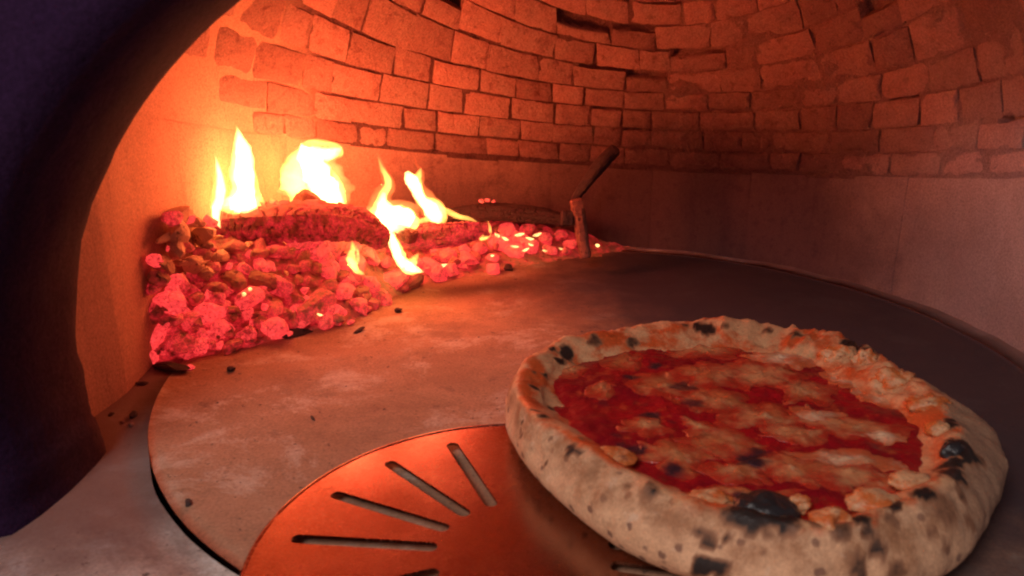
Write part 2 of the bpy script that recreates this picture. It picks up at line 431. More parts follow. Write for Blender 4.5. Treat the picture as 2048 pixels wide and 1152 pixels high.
# ember / ash materials; the object colour's red channel says how hot a piece is
def coal_mat(name, ash1, ash2):
    t = NT(name); p = t.pos(); hot = t.n('SeparateColor'); oi = t.n('ObjectInfo'); t.put(hot.inputs[0], oi.outputs['Color'])
    g = hot.outputs[0]
    n1 = t.noise(85, 5, 0.65, p); n2 = t.noise(520, 3, 0.8, p)
    col = t.mix(t.mr(g, 0.12, 0.3), t.mix(n1, (0.64, 0.42, 0.26), (0.46, 0.27, 0.16)) if name[0] == 'e' else ash1, t.mix(n1, ash1, ash2))
    col = t.mix(t.mr(t.noise(130, 4, 0.7, p), 0.55, 0.7, 0, 0.8), col, (0.035, 0.02, 0.02))
    m_ = t.mr(t.math('ADD', n1, t.math('MULTIPLY', g, 0.36)), 0.55, 0.80)
    m_ = t.math('MULTIPLY', m_, t.mr(n2, 0.3, 0.65, 0.35, 1.3))
    m_ = t.math('MULTIPLY', m_, t.mr(t.noise(240, 5, 0.8, p), 0.34, 0.54, 0.5, 1.05))
    st = t.math('MULTIPLY', t.math('MULTIPLY', m_, g), 1.2)
    em = t.ramp(st, [(0.0, (0.8, 0.012, 0.02)), (0.7, (1.0, 0.028, 0.042)), (1.0, (1.0, 0.055, 0.055))])
    t.bsdf(col, 0.9, t.bump(t.noise(160, 4, 0.7, p), 0.7, 0.003), spec=0.15, em=em, em_s=t.math('MULTIPLY', st, 0.74)); return t.m
M['coal'] = coal_mat('ember_coal', (0.46, 0.27, 0.165), (0.26, 0.13, 0.085))
M['log'] = coal_mat('charred_wood', (0.26, 0.105, 0.075), (0.10, 0.042, 0.036))
M['char'] = coal_mat('dead_charcoal', (0.07, 0.042, 0.038), (0.12, 0.07, 0.055))
M['soot'] = coal_mat('black_charcoal', (0.020, 0.012, 0.014), (0.045, 0.024, 0.024))
t = NT('white_hot_ember'); p = t.pos()
t.bsdf((0.3, 0.1, 0.05), 0.9, em=(1.0, 0.62, 0.20), em_s=t.mr(t.noise(200, 2, 0.5, p), 0.35, 0.6, 0.9, 2.4)); M['hot'] = t.m

V = []; nx, ny = 90, 60
for i in range(nx):
    x = -0.40 + 0.60 * i / (nx - 1)
    ye = float(np.interp(x, ex, ey))
    for j in range(ny):
        y = ye - 0.012 + 0.40 * j / (ny - 1)
        lim = R - 0.002
        r = math.hypot(x - CX, y - CY)
        z = heap(x, y) * (0.92 + 0.3 * noise.noise(Vector((x * 30, y * 30, 1)))) + 0.005 * fr(x * 60, y * 60, 4, 3) - 0.004
        if y < ye: z = -0.006
        V.append((x, y, z))
f = [q for q in grid_faces(nx, ny) if max(math.hypot(V[k][0] - CX, V[k][1] - CY) for k in q) < R + 0.02]
o = mesh_obj('ember_bed', V, f, M['coal']); o.color = (0.46, 0, 0, 1)
tag(o, 'bed of smouldering ash and embers under the coals', kind='stuff')

def chunk(seed, sub=2, cuts=7):
    rnd = random.Random(seed); bm = bmesh.new(); bmesh.ops.create_icosphere(bm, subdivisions=sub, radius=1.0)
    pl = []
    for _ in range(cuts):
        n = Vector((rnd.gauss(0, 1), rnd.gauss(0, 1), rnd.gauss(0, 1))).normalized(); pl.append((n, rnd.uniform(0.45, 0.8)))
    s = Vector((rnd.uniform(0.8, 1.25), rnd.uniform(0.7, 1.0), rnd.uniform(0.6, 0.9)))
    for v in bm.verts:
        for n, d in pl:
            e = v.co.dot(n) - d
            if e > 0: v.co -= n * e * 0.95
        v.co *= 1 + 0.13 * noise.noise(v.co * 2.6 + Vector((seed, 0, 0)))
        v.co = Vector((v.co.x * s.x, v.co.y * s.y, v.co.z * s.z)) * 1.25
    m = bpy.data.meshes.new('coal'); bm.to_mesh(m); bm.free(); return m
CH = [chunk(k) for k in range(12)]
for m in CH: m.materials.append(M['coal'])
CHD = []
for m in CH[:5]:
    c = m.copy(); c.materials.clear(); c.materials.append(M['char']); c.name = 'charcoal_crumb'; CHD.append(c)
def put(name, mesh, loc, size, hot, squash=(1, 1, 1), rot=None):
    o = bpy.data.objects.new(name, mesh); COL.objects.link(o); o.location = loc
    o.scale = (size * squash[0], size * squash[1], size * squash[2])
    o.rotation_euler = rot or (random.uniform(-0.5, 0.5), random.uniform(-0.5, 0.5), random.uniform(0, 6.3))
    o.color = (hot, 0, 0, 1); return o
LAB = {3: 'bright red glowing charcoal lump', 2: 'dull red half-ashed charcoal lump', 1: 'ashy brown burnt-out charcoal lump'}
ZN = (' at the mouth end of the heap', ' in the wide middle of the heap', ' below the burning logs', ' in the thin tail of the heap by the sticks')
def coal(px, py, sz, hot, lift=0.25, label=None, sq=(1, 1, 1), rot=None):
    sz *= 0.78 if px > 930 else 0.84 if sz > 40 else 1
    q = on_heap(px, py + sz * 0.18); d = (q - Vector((0, 0, CAM_H))).length; s = sz / F * d * 0.5
    q.z += s * lift
    o = put('coal', random.choice(CH), q, s, hot, sq, rot)
    cls = 3 if hot > 0.7 else 2 if hot > 0.28 else 1
    zn = 0 if px < 420 else 1 if px < 680 else 2 if px < 930 else 3
    tag(o, label or LAB[cls] + ZN[zn], 'coal', None if label else {3: 'bright glowing coals', 2: 'dull glowing coals', 1: 'ashy burnt-out coals'}[cls] + ZN[zn])
    return o
big = [(285, 712, 56, 1.0), (312, 672, 52, 1), (298, 690, 42, .85), (340, 606, 64, 1), (300, 625, 52, .35), (362, 566, 54, .65), (318, 552, 44, .3),
 (345, 640, 52, .6), (400, 690, 50, .9), (425, 625, 66, 1), (445, 652, 52, .9), (424, 668, 50, .85), (490, 668, 46, .75), (466, 690, 40, .5),
 (500, 596, 74, .92), (470, 560, 46, .4), (525, 560, 54, .35), (560, 568, 62, .7), (590, 600, 50, .5), (590, 636, 52, .55), (545, 615, 52, .6),
 (650, 640, 42, .8), (430, 580, 48, .35), (395, 600, 50, .5), (385, 640, 52, .7), (470, 625, 44, .55), (520, 640, 44, .7),
 (365, 425, 56, .05), (352, 462, 58, .05), (350, 492, 62, .1), (408, 470, 56, .05), (392, 440, 46, 0), (330, 528, 52, .2), (385, 528, 50, .05), (415, 545, 46, .05), (440, 512, 44, .1),
 (640, 492, 60, .85), (600, 486, 54, .75), (560, 500, 44, .6), (520, 492, 40, .55), (470, 492, 38, .4), (705, 525, 74, .95), (660, 535, 58, .85), (740, 512, 60, .85), (745, 565, 60, .9),
 (690, 582, 56, .85), (722, 612, 50, .8), (772, 596, 46, .75), (655, 575, 50, .5), (700, 560, 44, .85), (790, 555, 50, .9), (820, 540, 54, .85), (862, 530, 58, .9), (895, 512, 58, .8), (880, 545, 40, .9),
 (930, 515, 56, .85), (960, 498, 50, .8), (905, 540, 44, .85), (1005, 482, 52, 1), (1042, 474, 46, .9), (1065, 492, 44, 1), (1092, 478, 44, .8), (1030, 500, 40, 1), (1122, 470, 40, .7), (1140, 486, 36, .75), (1100, 498, 34, .8), (1130, 502, 30, .6), (1010, 458, 40, .9), (985, 470, 40, .9), (1055, 455, 34, .7)]
for q in big: coal(*q)
coal(635, 612, 84, .62, label='large rounded ember with a charred dark shell at the edge of the heap')
coal(556, 656, 80, 1.0, label='bright squarish ember at the lower edge of the heap beside bare hearth')
coal(362, 682, 74, .62, label='grey-topped rounded log end glowing underneath', lift=0.2)
coal(675, 490, 66, .72, label='tall glowing chunk standing under the burning log', sq=(.8, .8, 1.5), rot=(0.1, 0.1, 0.5))
coal(985, 535, 46, .95, label='single red ember standing just off the heap on the hearth')
# small pieces filling the heap
poly = [(275, 715), (300, 560), (340, 440), (400, 430), (470, 480), (640, 480), (760, 480), (900, 490), (1130, 460), (1150, 500), (1000, 530), (830, 565), (700, 640), (560, 675), (400, 705)]
def inside(x, y):
    c = False; n = len(poly)
    for i in range(n):
        (x1, y1), (x2, y2) = poly[i], poly[(i + 1) % n]
        if (y1 > y) != (y2 > y) and x < (x2 - x1) * (y - y1) / (y2 - y1) + x1: c = not c
    return c
k = 0
while k < 205:
    x, y = random.uniform(270, 1010), random.uniform(410, 720)
    if not inside(x, y): continue
    ashy = 320 < x < 650 and y < 570 - 0.12 * abs(x - 480) and random.random() < 0.65
    if ashy: coal(x, y, random.uniform(16, 30), random.choice((0, 0, 0.05, 0.1)), 0.5, sq=(1.4, .7, .7))
    else: coal(x, y, random.uniform(16, 34), random.choice((0.4, 0.5, 0.6, 0.7, 0.85, 1.0)), 0.45)
    k += 1
# loose bits on the hearth
def loose(px, py, sz, label, hot=0.0, mesh=None, sq=(1, 1, .7), name='charcoal_crumb'):
    q = at(px, py); s = sz / F * q.length * (0.5 if hot else 0.42)
    q.z = s * 0.5 * sq[2]
    return tag(put(name, mesh or random.choice(CHD), q, s, hot, sq, (0.1, 0.1, random.uniform(0, 6))), label, 'ember' if hot else 'crumb')
loose(378, 738, 20, 'tiny bright ember lying alone in front of the heap', 1.0, CH[1], name='ember')
loose(702, 648, 22, 'small red ember beside a flat dark flake past the heap', 0.8, CH[2], name='ember')
loose(840, 566, 12, 'yellow-hot spark on the hearth at the bend of the heap edge', 1.0, CH[3], name='ember')
loose(718, 662, 26, 'flat dark charcoal flake on the hearth near the heap', sq=(1.6, .7, .4))
loose(797, 624, 24, 'dark charcoal crumb on the hearth below the burning logs')
loose(462, 742, 26, 'grey-dark charcoal crumb lying on bare hearth before the glowing heap')
loose(238, 762, 30, 'roundish dark lump at the foot of the pale chamber wall')
loose(192, 783, 44, 'large dark block of charcoal at the mouth corner', sq=(.8, .9, .9))
loose(268, 832, 24, 'dark crumb in the gritty joint by the mouth corner')
loose(285, 770, 26, 'brown flat cinder at the edge of the hearth', sq=(1.4, .8, .5))
loose(222, 832, 18, 'reddish cinder on the ledge near the mouth corner')
loose(625, 838, 18, 'tiny black flake alone on the open hearth', sq=(1.6, .7, .5))
loose(376, 1008, 20, 'black crumb on the rim of the hearth by the dark gap')
loose(1018, 540, 34, 'dark dead charcoal lump beside the single red ember', sq=(1.3, .8, .6))
loose(345, 738, 56, 'black charcoal slab under the grey-topped log end', sq=(1.5, .7, .4))
loose(590, 672, 50, 'black charcoal slab under the bright squarish ember', sq=(1.3, .7, .5))
# pale grit along the joint
q = at(265, 850); 
for (px, py, s, lab) in ((262, 852, 16, 'pale ash crumb beside the hearth joint'), (245, 846, 12, 'smaller pale ash crumb next to another on the ledge')):
    m = CH[4].copy(); m.materials.clear(); m.materials.append(M['ledge']); loose(px, py, s, lab, 0, m, name='ash_crumb')

def log(name, px_pts, depth, rads, hot, label, mat='log', seed=0.0, n=72, steps=190, cat='log', rug=1.0):
    P = catmull([dep(x, y, Y) for (x, y), Y in zip(px_pts, depth)], steps)
    rr = [float(np.interp(i / (steps - 1), np.linspace(0, 1, len(rads)), rads)) for i in range(steps)]
    L = sum((Vector(P[i + 1]) - Vector(P[i])).length for i in range(steps - 1))
    def disp(s, ph):
        cx, sy = math.cos(ph), math.sin(ph)
        big_ = noise.noise(Vector((s * L * 9 + seed + 4, cx * 0.9, sy * 0.9)))
        wob = noise.noise(Vector((s * L * 30 + seed, cx * 1.6, sy * 1.6)))
        fine = noise.noise(Vector((s * L * 160 + seed, cx * 5, sy * 5)))
        row = math.floor((ph + 0.5 * big_ + seed) / (2 * PI) * 6)
        u = s * L / 0.0105 + 0.9 * wob + row * 0.37
        fr_ = u - math.floor(u); cut = 1 - sm(0.0, 0.13, min(fr_, 1 - fr_))
        v_ = (ph + 0.5 * big_ + seed) / (2 * PI) * 6; fv = v_ - math.floor(v_); cut2 = 1 - sm(0.0, 0.10, min(fv, 1 - fv))
        some = sm(-0.25, 0.15, noise.noise(Vector((s * L * 18, cx * 1.5 + seed, sy * 1.5 + 3))))
        blk = noise.cell(Vector((math.floor(u) * 1.7 + 0.3, row * 2.1 + 0.3, seed)))
        sq = (1 / max(abs(math.cos(ph + seed)), abs(math.sin(ph + seed)))) ** 0.55
        end = 1.0 if 0.02 < s < 0.98 else 0.8
        return end * sq * 0.9 * (1 + 0.16 * big_ + 0.10 * wob + 0.05 * fine + rug * (0.05 * blk - 0.15 * cut * some - 0.10 * cut2 * some))
    V, f = tube(P, rr, n, disp)
    o = mesh_obj(name, V, f, M[mat], None, True, None, 0.5); o.color = (hot, 0, 0, 1)
    return tag(o, label, cat)
log('burning_log', [(425, 450), (520, 446), (640, 442), (715, 450), (772, 482)], [0.955, 0.965, 0.97, 0.965, 0.95], [0.020, 0.0235, 0.0245, 0.022, 0.013], 0.50, 'thick charred log with cross cracks, tall flames rising behind it', seed=1.3)
log('burning_log', [(775, 480), (840, 474), (910, 468), (985, 458)], [1.02, 1.03, 1.04, 1.055], [0.014, 0.018, 0.0175, 0.010], 0.62, 'thinner charred log pointing toward the stick, glowing red at its tip', seed=5.1)
log('burning_log', [(680, 428), (760, 440), (830, 476)], [1.03, 1.02, 1.0], [0.012, 0.016, 0.010], 0.25, 'short charred branch slumped over the end of the thick log', seed=9.4)
log('burning_log', [(590, 408), (612, 396), (640, 405)], [1.0, 1.0, 1.0], [0.006, 0.012, 0.006], 0.1, 'jagged stub of bark standing up on the thick log', seed=3.4, steps=30, n=16)
log('charred_log', [(860, 440), (960, 424), (1060, 428), (1135, 440)], [1.19, 1.195, 1.195, 1.185], [0.010, 0.014, 0.013, 0.009], 0.12, 'dark charred log lying along the back wall behind the coals', mat='char', seed=7.7, rug=0.8)
for (px, py, s) in ((962, 402, 9), (975, 400, 10), (988, 403, 9)):
    q = dep(px, py, 1.178); tag(put('ember', random.choice(CH), q, s / F * 0.62, 1.0), 'tiny red ember on top of the dark back log', 'ember', 'embers on the back log')
log('kindling_stick', [(1148, 398), (1172, 366), (1200, 330), (1232, 297)], [1.13, 1.135, 1.14, 1.15], [0.0065, 0.0085, 0.0105, 0.0095], 0.0, 'dark charred stick leaning up against the back wall', mat='char', seed=2.2, steps=40, n=16, cat='stick')
log('kindling_stick', [(1152, 398), (1160, 440), (1166, 480), (1172, 516)], [1.115, 1.112, 1.108, 1.10], [0.0105, 0.0100, 0.0095, 0.0085], 0.0, 'upright burnt stick end standing on the coals below the leaning stick', mat='log', seed=6.2, steps=40, n=16, cat='stick')
log('charred_block', [(1122, 436), (1147, 437)], [1.115, 1.115], [0.0125, 0.0125], 0.0, 'small square black block of charcoal beside the upright stick', mat='char', seed=8.2, steps=10, n=12, cat='charcoal')
# white-hot glints among the coals
for (px, py, w, h, a) in ((488, 590, 11, 14, .3), (500, 580, 9, 14, .4), (634, 618, 16, 5, .3), (640, 630, 16, 5, .3), (1010, 478, 22, 8, .5), (1040, 470, 26, 8, -.2), (1060, 478, 22, 7, .2), (1075, 470, 24, 8, -.3), (1030, 494, 22, 6, .1), (1052, 500, 20, 6, -.4), (1090, 502, 14, 5, .2), (995, 472, 18, 9, .6), (985, 512, 10, 6, 0), (1122, 498, 12, 5, .3), (885, 532, 28, 8, -.2), (1195, 492, 12, 10, .4), (1062, 490, 16, 5, .4)):
    q = on_heap(px, py); q = Vector((0, 0, CAM_H)) + (q - Vector((0, 0, CAM_H))) * 0.978
    m = CH[2].copy() if 'HOTM' not in globals() else HOTM
    if 'HOTM' not in globals():
        HOTM = m; m.materials.clear(); m.materials.append(M['hot']); m.name = 'ember'
    d = q.length; o = bpy.data.objects.new('ember', HOTM); COL.objects.link(o); o.location = q
    o.scale = (w / F * d * .5, w / F * d * .35, h / F * d * .5); o.rotation_euler = (0, a, 0)
    tag(o, 'tiny yellow-white hot fragment among the red coals', 'ember', 'white-hot fragments in the coals')

# flames: closed bodies of glowing gas
def flame_mat(name, color, st):
    t = NT(name); em = t.n('Emission'); em.inputs['Color'].default_value = (*color, 1); em.inputs['Strength'].default_value = st
    t.t.links.new(em.outputs[0], t.out.inputs['Volume'])
    tr = t.n('BsdfTransparent'); e2 = t.n('Emission'); e2.inputs['Color'].default_value = (*color, 1); e2.inputs['Strength'].default_value = 0.02
    ad = t.n('AddShader'); t.t.links.new(tr.outputs[0], ad.inputs[0]); t.t.links.new(e2.outputs[0], ad.inputs[1])
    t.t.links.new(ad.outputs[0], t.out.inputs['Surface']); return t.m
M['fl_hot'] = flame_mat('flame_white', (1.0, 0.52, 0.17), 620)
M['fl_mid'] = flame_mat('flame_yellow', (1.0, 0.42, 0.08), 330)
M['fl_low'] = flame_mat('flame_orange', (1.0, 0.22, 0.05), 120)
def flame(label, Y, spines):
    """spines: list of (material, [(px, py, width px), ...], depth ratio)"""
    root = None
    P0 = spines[0][1][-1]
    root = empty('flame', dep(P0[0], P0[1], Y)); tag(root, label, 'flame', None)
    for k, (mt, pts, flat) in enumerate(spines):
        q = catmull([(x, y, w) for x, y, w in pts], 60)
        P = []; rr = []
        for i, (x, y, w) in enumerate(q):
            v = dep(x, y, Y + 0.004 * math.sin(i * 0.13 + k * 2 + Y * 40)); P.append(v - root.location); rr.append(max(0.0004, w / F * 1.02 * v.length * 0.5))
        V, f = tube(P, rr, 20, lambda s, ph: 1 + 0.10 * math.sin(3 * ph + s * 7) * math.sin(s * 11) + 0.34 * noise.noise(Vector((s * 9 + k * 5 + Y * 50, math.cos(ph) * 1.3, math.sin(ph) * 1.3))) + 0.16 * noise.noise(Vector((s * 24 + k * 5, math.cos(ph) * 2, math.sin(ph) * 2 + Y * 9))), flat)
        mesh_obj('flame_tongue', V, f, M[mt], root)
flame('slender pale flame at the near end of the burning log', 0.925, [('fl_hot', [(431, 312, 1), (437, 340, 10), (442, 370, 17), (440, 395, 18), (432, 420, 17), (433, 440, 12), (441, 456, 2)], .8), ('fl_low', [(428, 296, 1), (431, 315, 5), (440, 370, 24), (432, 420, 24), (441, 458, 2)], .8)])
flame('tallest white flame rising from the burning log', 0.955, [('fl_hot', [(474, 253, 1), (480, 275, 17), (488, 310, 34), (490, 350, 36), (491, 385, 38), (487, 410, 48), (480, 430, 44), (474, 446, 14)], .55), ('fl_mid', [(472, 250, 1), (476, 280, 14), (481, 330, 40), (488, 380, 46), (482, 412, 66), (468, 438, 56), (455, 450, 10)], .6)])
flame('thin yellow flame lick beside the tallest flame', 0.965, [('fl_mid', [(508, 330, 1), (512, 355, 6), (515, 378, 8), (519, 396, 12), (530, 406, 4)], .8), ('fl_low', [(540, 398, 1), (545, 404, 12), (560, 410, 3)], .8)])
flame('broad curling flame with a hooked top over the log', 1.02, [
    ('fl_hot', [(600, 292, 6), (612, 312, 40), (628, 335, 50), (638, 358, 52), (650, 378, 54), (665, 396, 44), (684, 412, 16), (690, 420, 2)], .45),
    ('fl_hot', [(600, 305, 30), (630, 308, 28), (655, 308, 24), (674, 302, 14), (682, 296, 3)], .5),
    ('fl_mid', [(600, 288, 4), (625, 285, 12), (655, 287, 12), (676, 296, 14), (682, 308, 10), (668, 318, 3)], .6),
    ('fl_mid', [(608, 300, 20), (596, 330, 48), (590, 360, 56), (594, 385, 50), (586, 402, 20), (576, 408, 3)], .4),
    ('fl_mid', [(662, 338, 2), (672, 358, 14), (680, 380, 20), (688, 402, 12), (692, 420, 2)], .6),
    ('fl_low', [(620, 276, 2), (625, 300, 80), (630, 350, 120), (635, 395, 120), (635, 412, 20)], .25)])
flame('flame with a thin curved tip spilling down over the logs', 1.0, [
    ('fl_hot', [(768, 385, 8), (766, 405, 22), (772, 425, 52), (786, 440, 78), (790, 452, 70), (786, 464, 30)], .5),
    ('fl_mid', [(756, 314, 1), (764, 336, 7), (774, 355, 14), (776, 372, 15), (766, 390, 18), (757, 415, 22), (745, 436, 24), (735, 446, 6)], .7),
    ('fl_mid', [(800, 410, 6), (814, 428, 26), (826, 446, 26), (830, 458, 8)], .6),
    ('fl_hot', [(770, 452, 14), (782, 474, 20), (792, 500, 20), (800, 522, 18), (806, 536, 12)], .6),
    ('fl_mid', [(786, 468, 10), (795, 500, 26), (806, 524, 24), (820, 540, 22), (842, 544, 4)], .6),
    ('fl_low', [(754, 300, 1), (766, 340, 16), (778, 370, 28), (764, 400, 50), (780, 440, 120), (790, 465, 40)], .3)])
flame('forked yellow flame leaning over the thinner log', 1.05, [
    ('fl_hot', [(812, 344, 10), (820, 356, 24), (828, 370, 26), (838, 390, 20), (848, 405, 22), (862, 420, 30), (874, 436, 26), (880, 446, 8)], .6),
    ('fl_mid', [(842, 336, 2), (838, 348, 12), (834, 366, 20), (845, 400, 22), (872, 412, 24), (884, 430, 20), (888, 446, 8)], .6),
    ('fl_mid', [(868, 408, 4), (890, 420, 11), (915, 432, 12), (940, 438, 8), (955, 444, 2)], .7),
    ('fl_mid', [(822, 446, 4), (840, 442, 10), (858, 438, 12), (872, 440, 8)], .7),
    ('fl_low', [(828, 312, 1), (834, 330, 5), (842, 345, 14), (838, 380, 34), (866, 420, 50), (885, 448, 20)], .3)])
flame('small curved flame at the tip of the thinner log', 1.04, [('fl_mid', [(974, 440, 1), (979, 452, 5), (980, 464, 7), (975, 472, 10), (963, 476, 12), (958, 475, 3)], .8)])
flame('low tongue of flame among the coals below the thick log', 0.925, [('fl_mid', [(704, 480, 1), (706, 496, 12), (703, 512, 17), (706, 528, 18), (714, 542, 14), (728, 548, 4)], .6), ('fl_mid', [(690, 516, 3), (700, 522, 16), (708, 534, 14), (716, 546, 4)], .6), ('fl_mid', [(712, 490, 2), (716, 508, 7), (714, 528, 8)], .6)])
flame('ragged low flame at the front edge of the heap', 0.955, [('fl_hot', [(806, 512, 3), (812, 524, 14), (820, 534, 20), (836, 541, 12), (848, 544, 2)], .6), ('fl_mid', [(838, 506, 2), (828, 520, 16), (818, 536, 26), (806, 536, 10)], .6)])

# ------------------------------------------------------------------ peel
t = NT('peel_steel'); p = t.pos()
sc2 = t.scaled(p, (6, 60, 1))
col = t.mix(t.noise(5, 5, 0.65, p), (0.44, 0.25, 0.19), (0.37, 0.20, 0.155))
t.bsdf(col, t.math('ADD', t.mr(t.noise(9, 6, 0.7, p), 0.3, 0.7, 0.20, 0.29), t.mr(t.noise(60, 4, 0.7, sc2), 0.5, 0.75, 0.0, 0.16)), t.bump(t.noise(14, 4, 0.5, p), 0.10, 0.002), metal=1.0); M['steel'] = t.m
PC = Vector((0.0075, 0.4485)); PR = 0.179; PZ = 0.0095; PT = 0.0022
bm = bmesh.new()
def loop(pts):
    vs = [bm.verts.new((x, y, 0)) for x, y in pts]
    return [bm.edges.new((vs[i], vs[(i + 1) % len(vs)])) for i in range(len(vs))]
E = loop([(PR * math.cos(2 * PI * k / 128), PR * math.sin(2 * PI * k / 128)) for k in range(128)])
for k in range(17):
    a = math.radians(174.5 - 20.9 * k); ca, sa = math.cos(a), math.sin(a); w = 0.0050
    if k in (4, 5, 6, 11, 12): continue
    pts = []
    for (r, sgn) in ((0.152, 1), (0.062, -1)):
        for q in range(9):
            b = -PI / 2 + PI * q / 8
            pts.append((r + sgn * w * math.cos(b), sgn * w * math.sin(b)))
    E += loop([(x * ca - y * sa, x * sa + y * ca) for x, y in pts])
bmesh.ops.triangle_fill(bm, use_beauty=True, edges=E)
bmesh.ops.recalc_face_normals(bm, faces=bm.faces)
top = list(bm.faces)
for fc in top:
    if fc.normal.z < 0: fc.normal_flip()
ext = bmesh.ops.extrude_face_region(bm, geom=top)
for g in ext['geom']:
    if isinstance(g, bmesh.types.BMVert): g.co.z += PT
bmesh.ops.recalc_face_normals(bm, faces=bm.faces)
m = bpy.data.meshes.new('blade'); bm.to_mesh(m); bm.free(); m.materials.append(M['steel'])
peel = empty('pizza_peel', (PC.x, PC.y, PZ)); tag(peel, 'round perforated metal peel with radial slots under the pizza', 'peel')
o = bpy.data.objects.new('blade', m); COL.objects.link(o); o.parent = peel
V, f = tube([Vector((PR * math.cos(2 * PI * k / 96), PR * math.sin(2 * PI * k / 96), 0.0012)) for k in range(97)], [0.0018] * 97, 10, caps=False)
mesh_obj('rim', V, f, M['steel'], peel)
V, f = tube([Vector((0.0, -PR + 0.03, 0.003)), Vector((0, -PR - 0.02, 0.006)), Vector((-0.02, -PR - 0.12, 0.02)), Vector((-0.06, -PR - 0.6, 0.09))], [0.008, 0.009, 0.009, 0.009], 14)
mesh_obj('handle', V, f, M['steel'], peel)

# ------------------------------------------------------------------ pizza
PZC = Vector((0.186, 0.610)); PB = PZ + PT + 0.001
pizza = empty('pizza', (PZC.x, PZC.y, PB)); tag(pizza, 'puffy charred pizza with red sauce and melted cheese, half on the peel', 'pizza')
CR_Z = 0.050
crest_px = [(1040, 765), (1066, 712), (1105, 684), (1200, 664), (1340, 644), (1450, 640), (1600, 655), (1690, 678), (1740, 705), (1800, 745), (1885, 805), (1925, 870), (1925, 930), (1870, 972), (1780, 1018), (1660, 1052), (1540, 1035), (1420, 1008), (1300, 965), (1200, 905), (1130, 865), (1080, 832), (1048, 800)]
def rimw(ph):                            # how wide the inner slope of the rim is all the way round
    return float(np.interp(ph, [-PI, -2.6, -2.0, -0.9, -0.3, 0.2, 0.8, 1.3, 1.9, 2.5, PI], [.021, .020, .018, .017, .024, .036, .046, .040, .032, .025, .021]))
TZ = 0.038
def polar(pts, z, c=PZC):
    L = []
    for q in pts:
        v = at(q[0], q[1], z + PB); L.append((math.atan2(v.y - c.y, v.x - c.x), math.hypot(v.x - c.x, v.y - c.y)))
    L.sort(); a = np.array([l[0] for l in L]); r = np.array([l[1] for l in L])
    a = np.r_[a - 2 * PI, a, a + 2 * PI]; r = np.r_[r, r, r]
    return lambda ph: float(np.interp(ph, a, r))
_rc = polar(crest_px, CR_Z)
def sm_r(fn, ph, w=0.10): return sum(fn((ph + d * w + PI) % (2 * PI) - PI) for d in (-1, -.5, 0, .5, 1)) / 5
bot_px = [(1017, 800), (1050, 930), (1130, 1010), (1270, 1110), (1400, 1158), (1560, 1195), (1750, 1200), (1900, 1150), (1975, 1045)]
_rb = polar(bot_px, 0.012)
def r_out(ph):
    # measured on the near side, guessed (a little outside the crest) on the far side
    m = 0.5 - 0.5 * math.sin(ph)          # 1 towards the camera
    near = sm(0.35, 0.65, m) if abs(ph) < PI / 2 else sm(0.30, 0.5, m)
    return near * sm_r(_rb, ph) + (1 - near) * (sm_r(_rc, ph) + 0.012)
def rs_(ph): return sm_r(_rc, ph, 0.05) - rimw(ph)
NP = 420
prof_uv = [(-0.075, 0.001), (-0.030, 0.0), (-0.012, 0.0015), (-0.003, 0.007)]
Vc, chars, oils, tops = [], [], [], []
CHAR = [ # px, py, level z, radius px, strength
 (1130, 893, .040, 24, .9), (1148, 902, .040, 16, .7), (1085, 920, .03, 9, .7), (1250, 965, .042, 16, .5), (1290, 985, .042, 20, .45), (1300, 960, .05, 12, .5), (1316, 972, .05, 10, .9),
 (1420, 1090, .024, 34, .75), (1395, 1072, .03, 18, .7), (1440, 1070, .03, 16, .75), (1400, 1145, .008, 38, .9), (1440, 1150, .006, 34, .8),
 (1755, 1090, .03, 30, .75), (1745, 1060, .04, 22, .7), (1740, 1125, .02, 22, .6), (1720, 1150, .012, 40, .7), (1800, 1150, .012, 26, .6),
 (1500, 1015, .05, 40, .9), (1560, 1030, .05, 36, .9), (1450, 1015, .048, 22, .7), (1630, 1030, .05, 18, .6), (1690, 1050, .05, 22, .6), (1720, 1025, .05, 20, .9),
 (1800, 1005, .05, 22, .8), (1850, 975, .05, 26, .9), (1790, 1030, .048, 20, .6), (1890, 1010, .045, 30, .5), (1870, 1060, .035, 30, .45), (1930, 985, .04, 34, .6), (1950, 1040, .03, 26, .5), (1900, 1090, .02, 30, .35),
 (1920, 940, .05, 34, 1), (1945, 900, .045, 36, 1), (1925, 880, .05, 30, 1), (1890, 840, .05, 18, .9), (1900, 830, .05, 16, .9), (1910, 915, .05, 34, 1),
 (1700, 690, .05, 24, 1), (1730, 705, .05, 16, .9), (1590, 660, .048, 14, .8), (1540, 652, .048, 10, .7), (1420, 652, .05, 22, .9), (1400, 650, .05, 16, .9), (1375, 645, .05, 10, .8), (1450, 646, .05, 10, .7), (1268, 676, .045, 15, .7), (1190, 674, .047, 20, .7),
 (1132, 700, .042, 20, .95), (1118, 712, .042, 14, .9), (1102, 692, .05, 10, .9), (1075, 768, .045, 13, .95), (1096, 745, .035, 14, .8), (1070, 735, .05, 9, .8), (1110, 812, .035, 17, 1), (1090, 826, .046, 12, .9), (1060, 812, .05, 6, .8), (1075, 812, .048, 6, .8), (1035, 845, .04, 6, .8), (1034, 868, .034, 5, .7), (1212, 890, .04, 10, .8), (1165, 868, .045, 8, .6)]
prof_n = 30
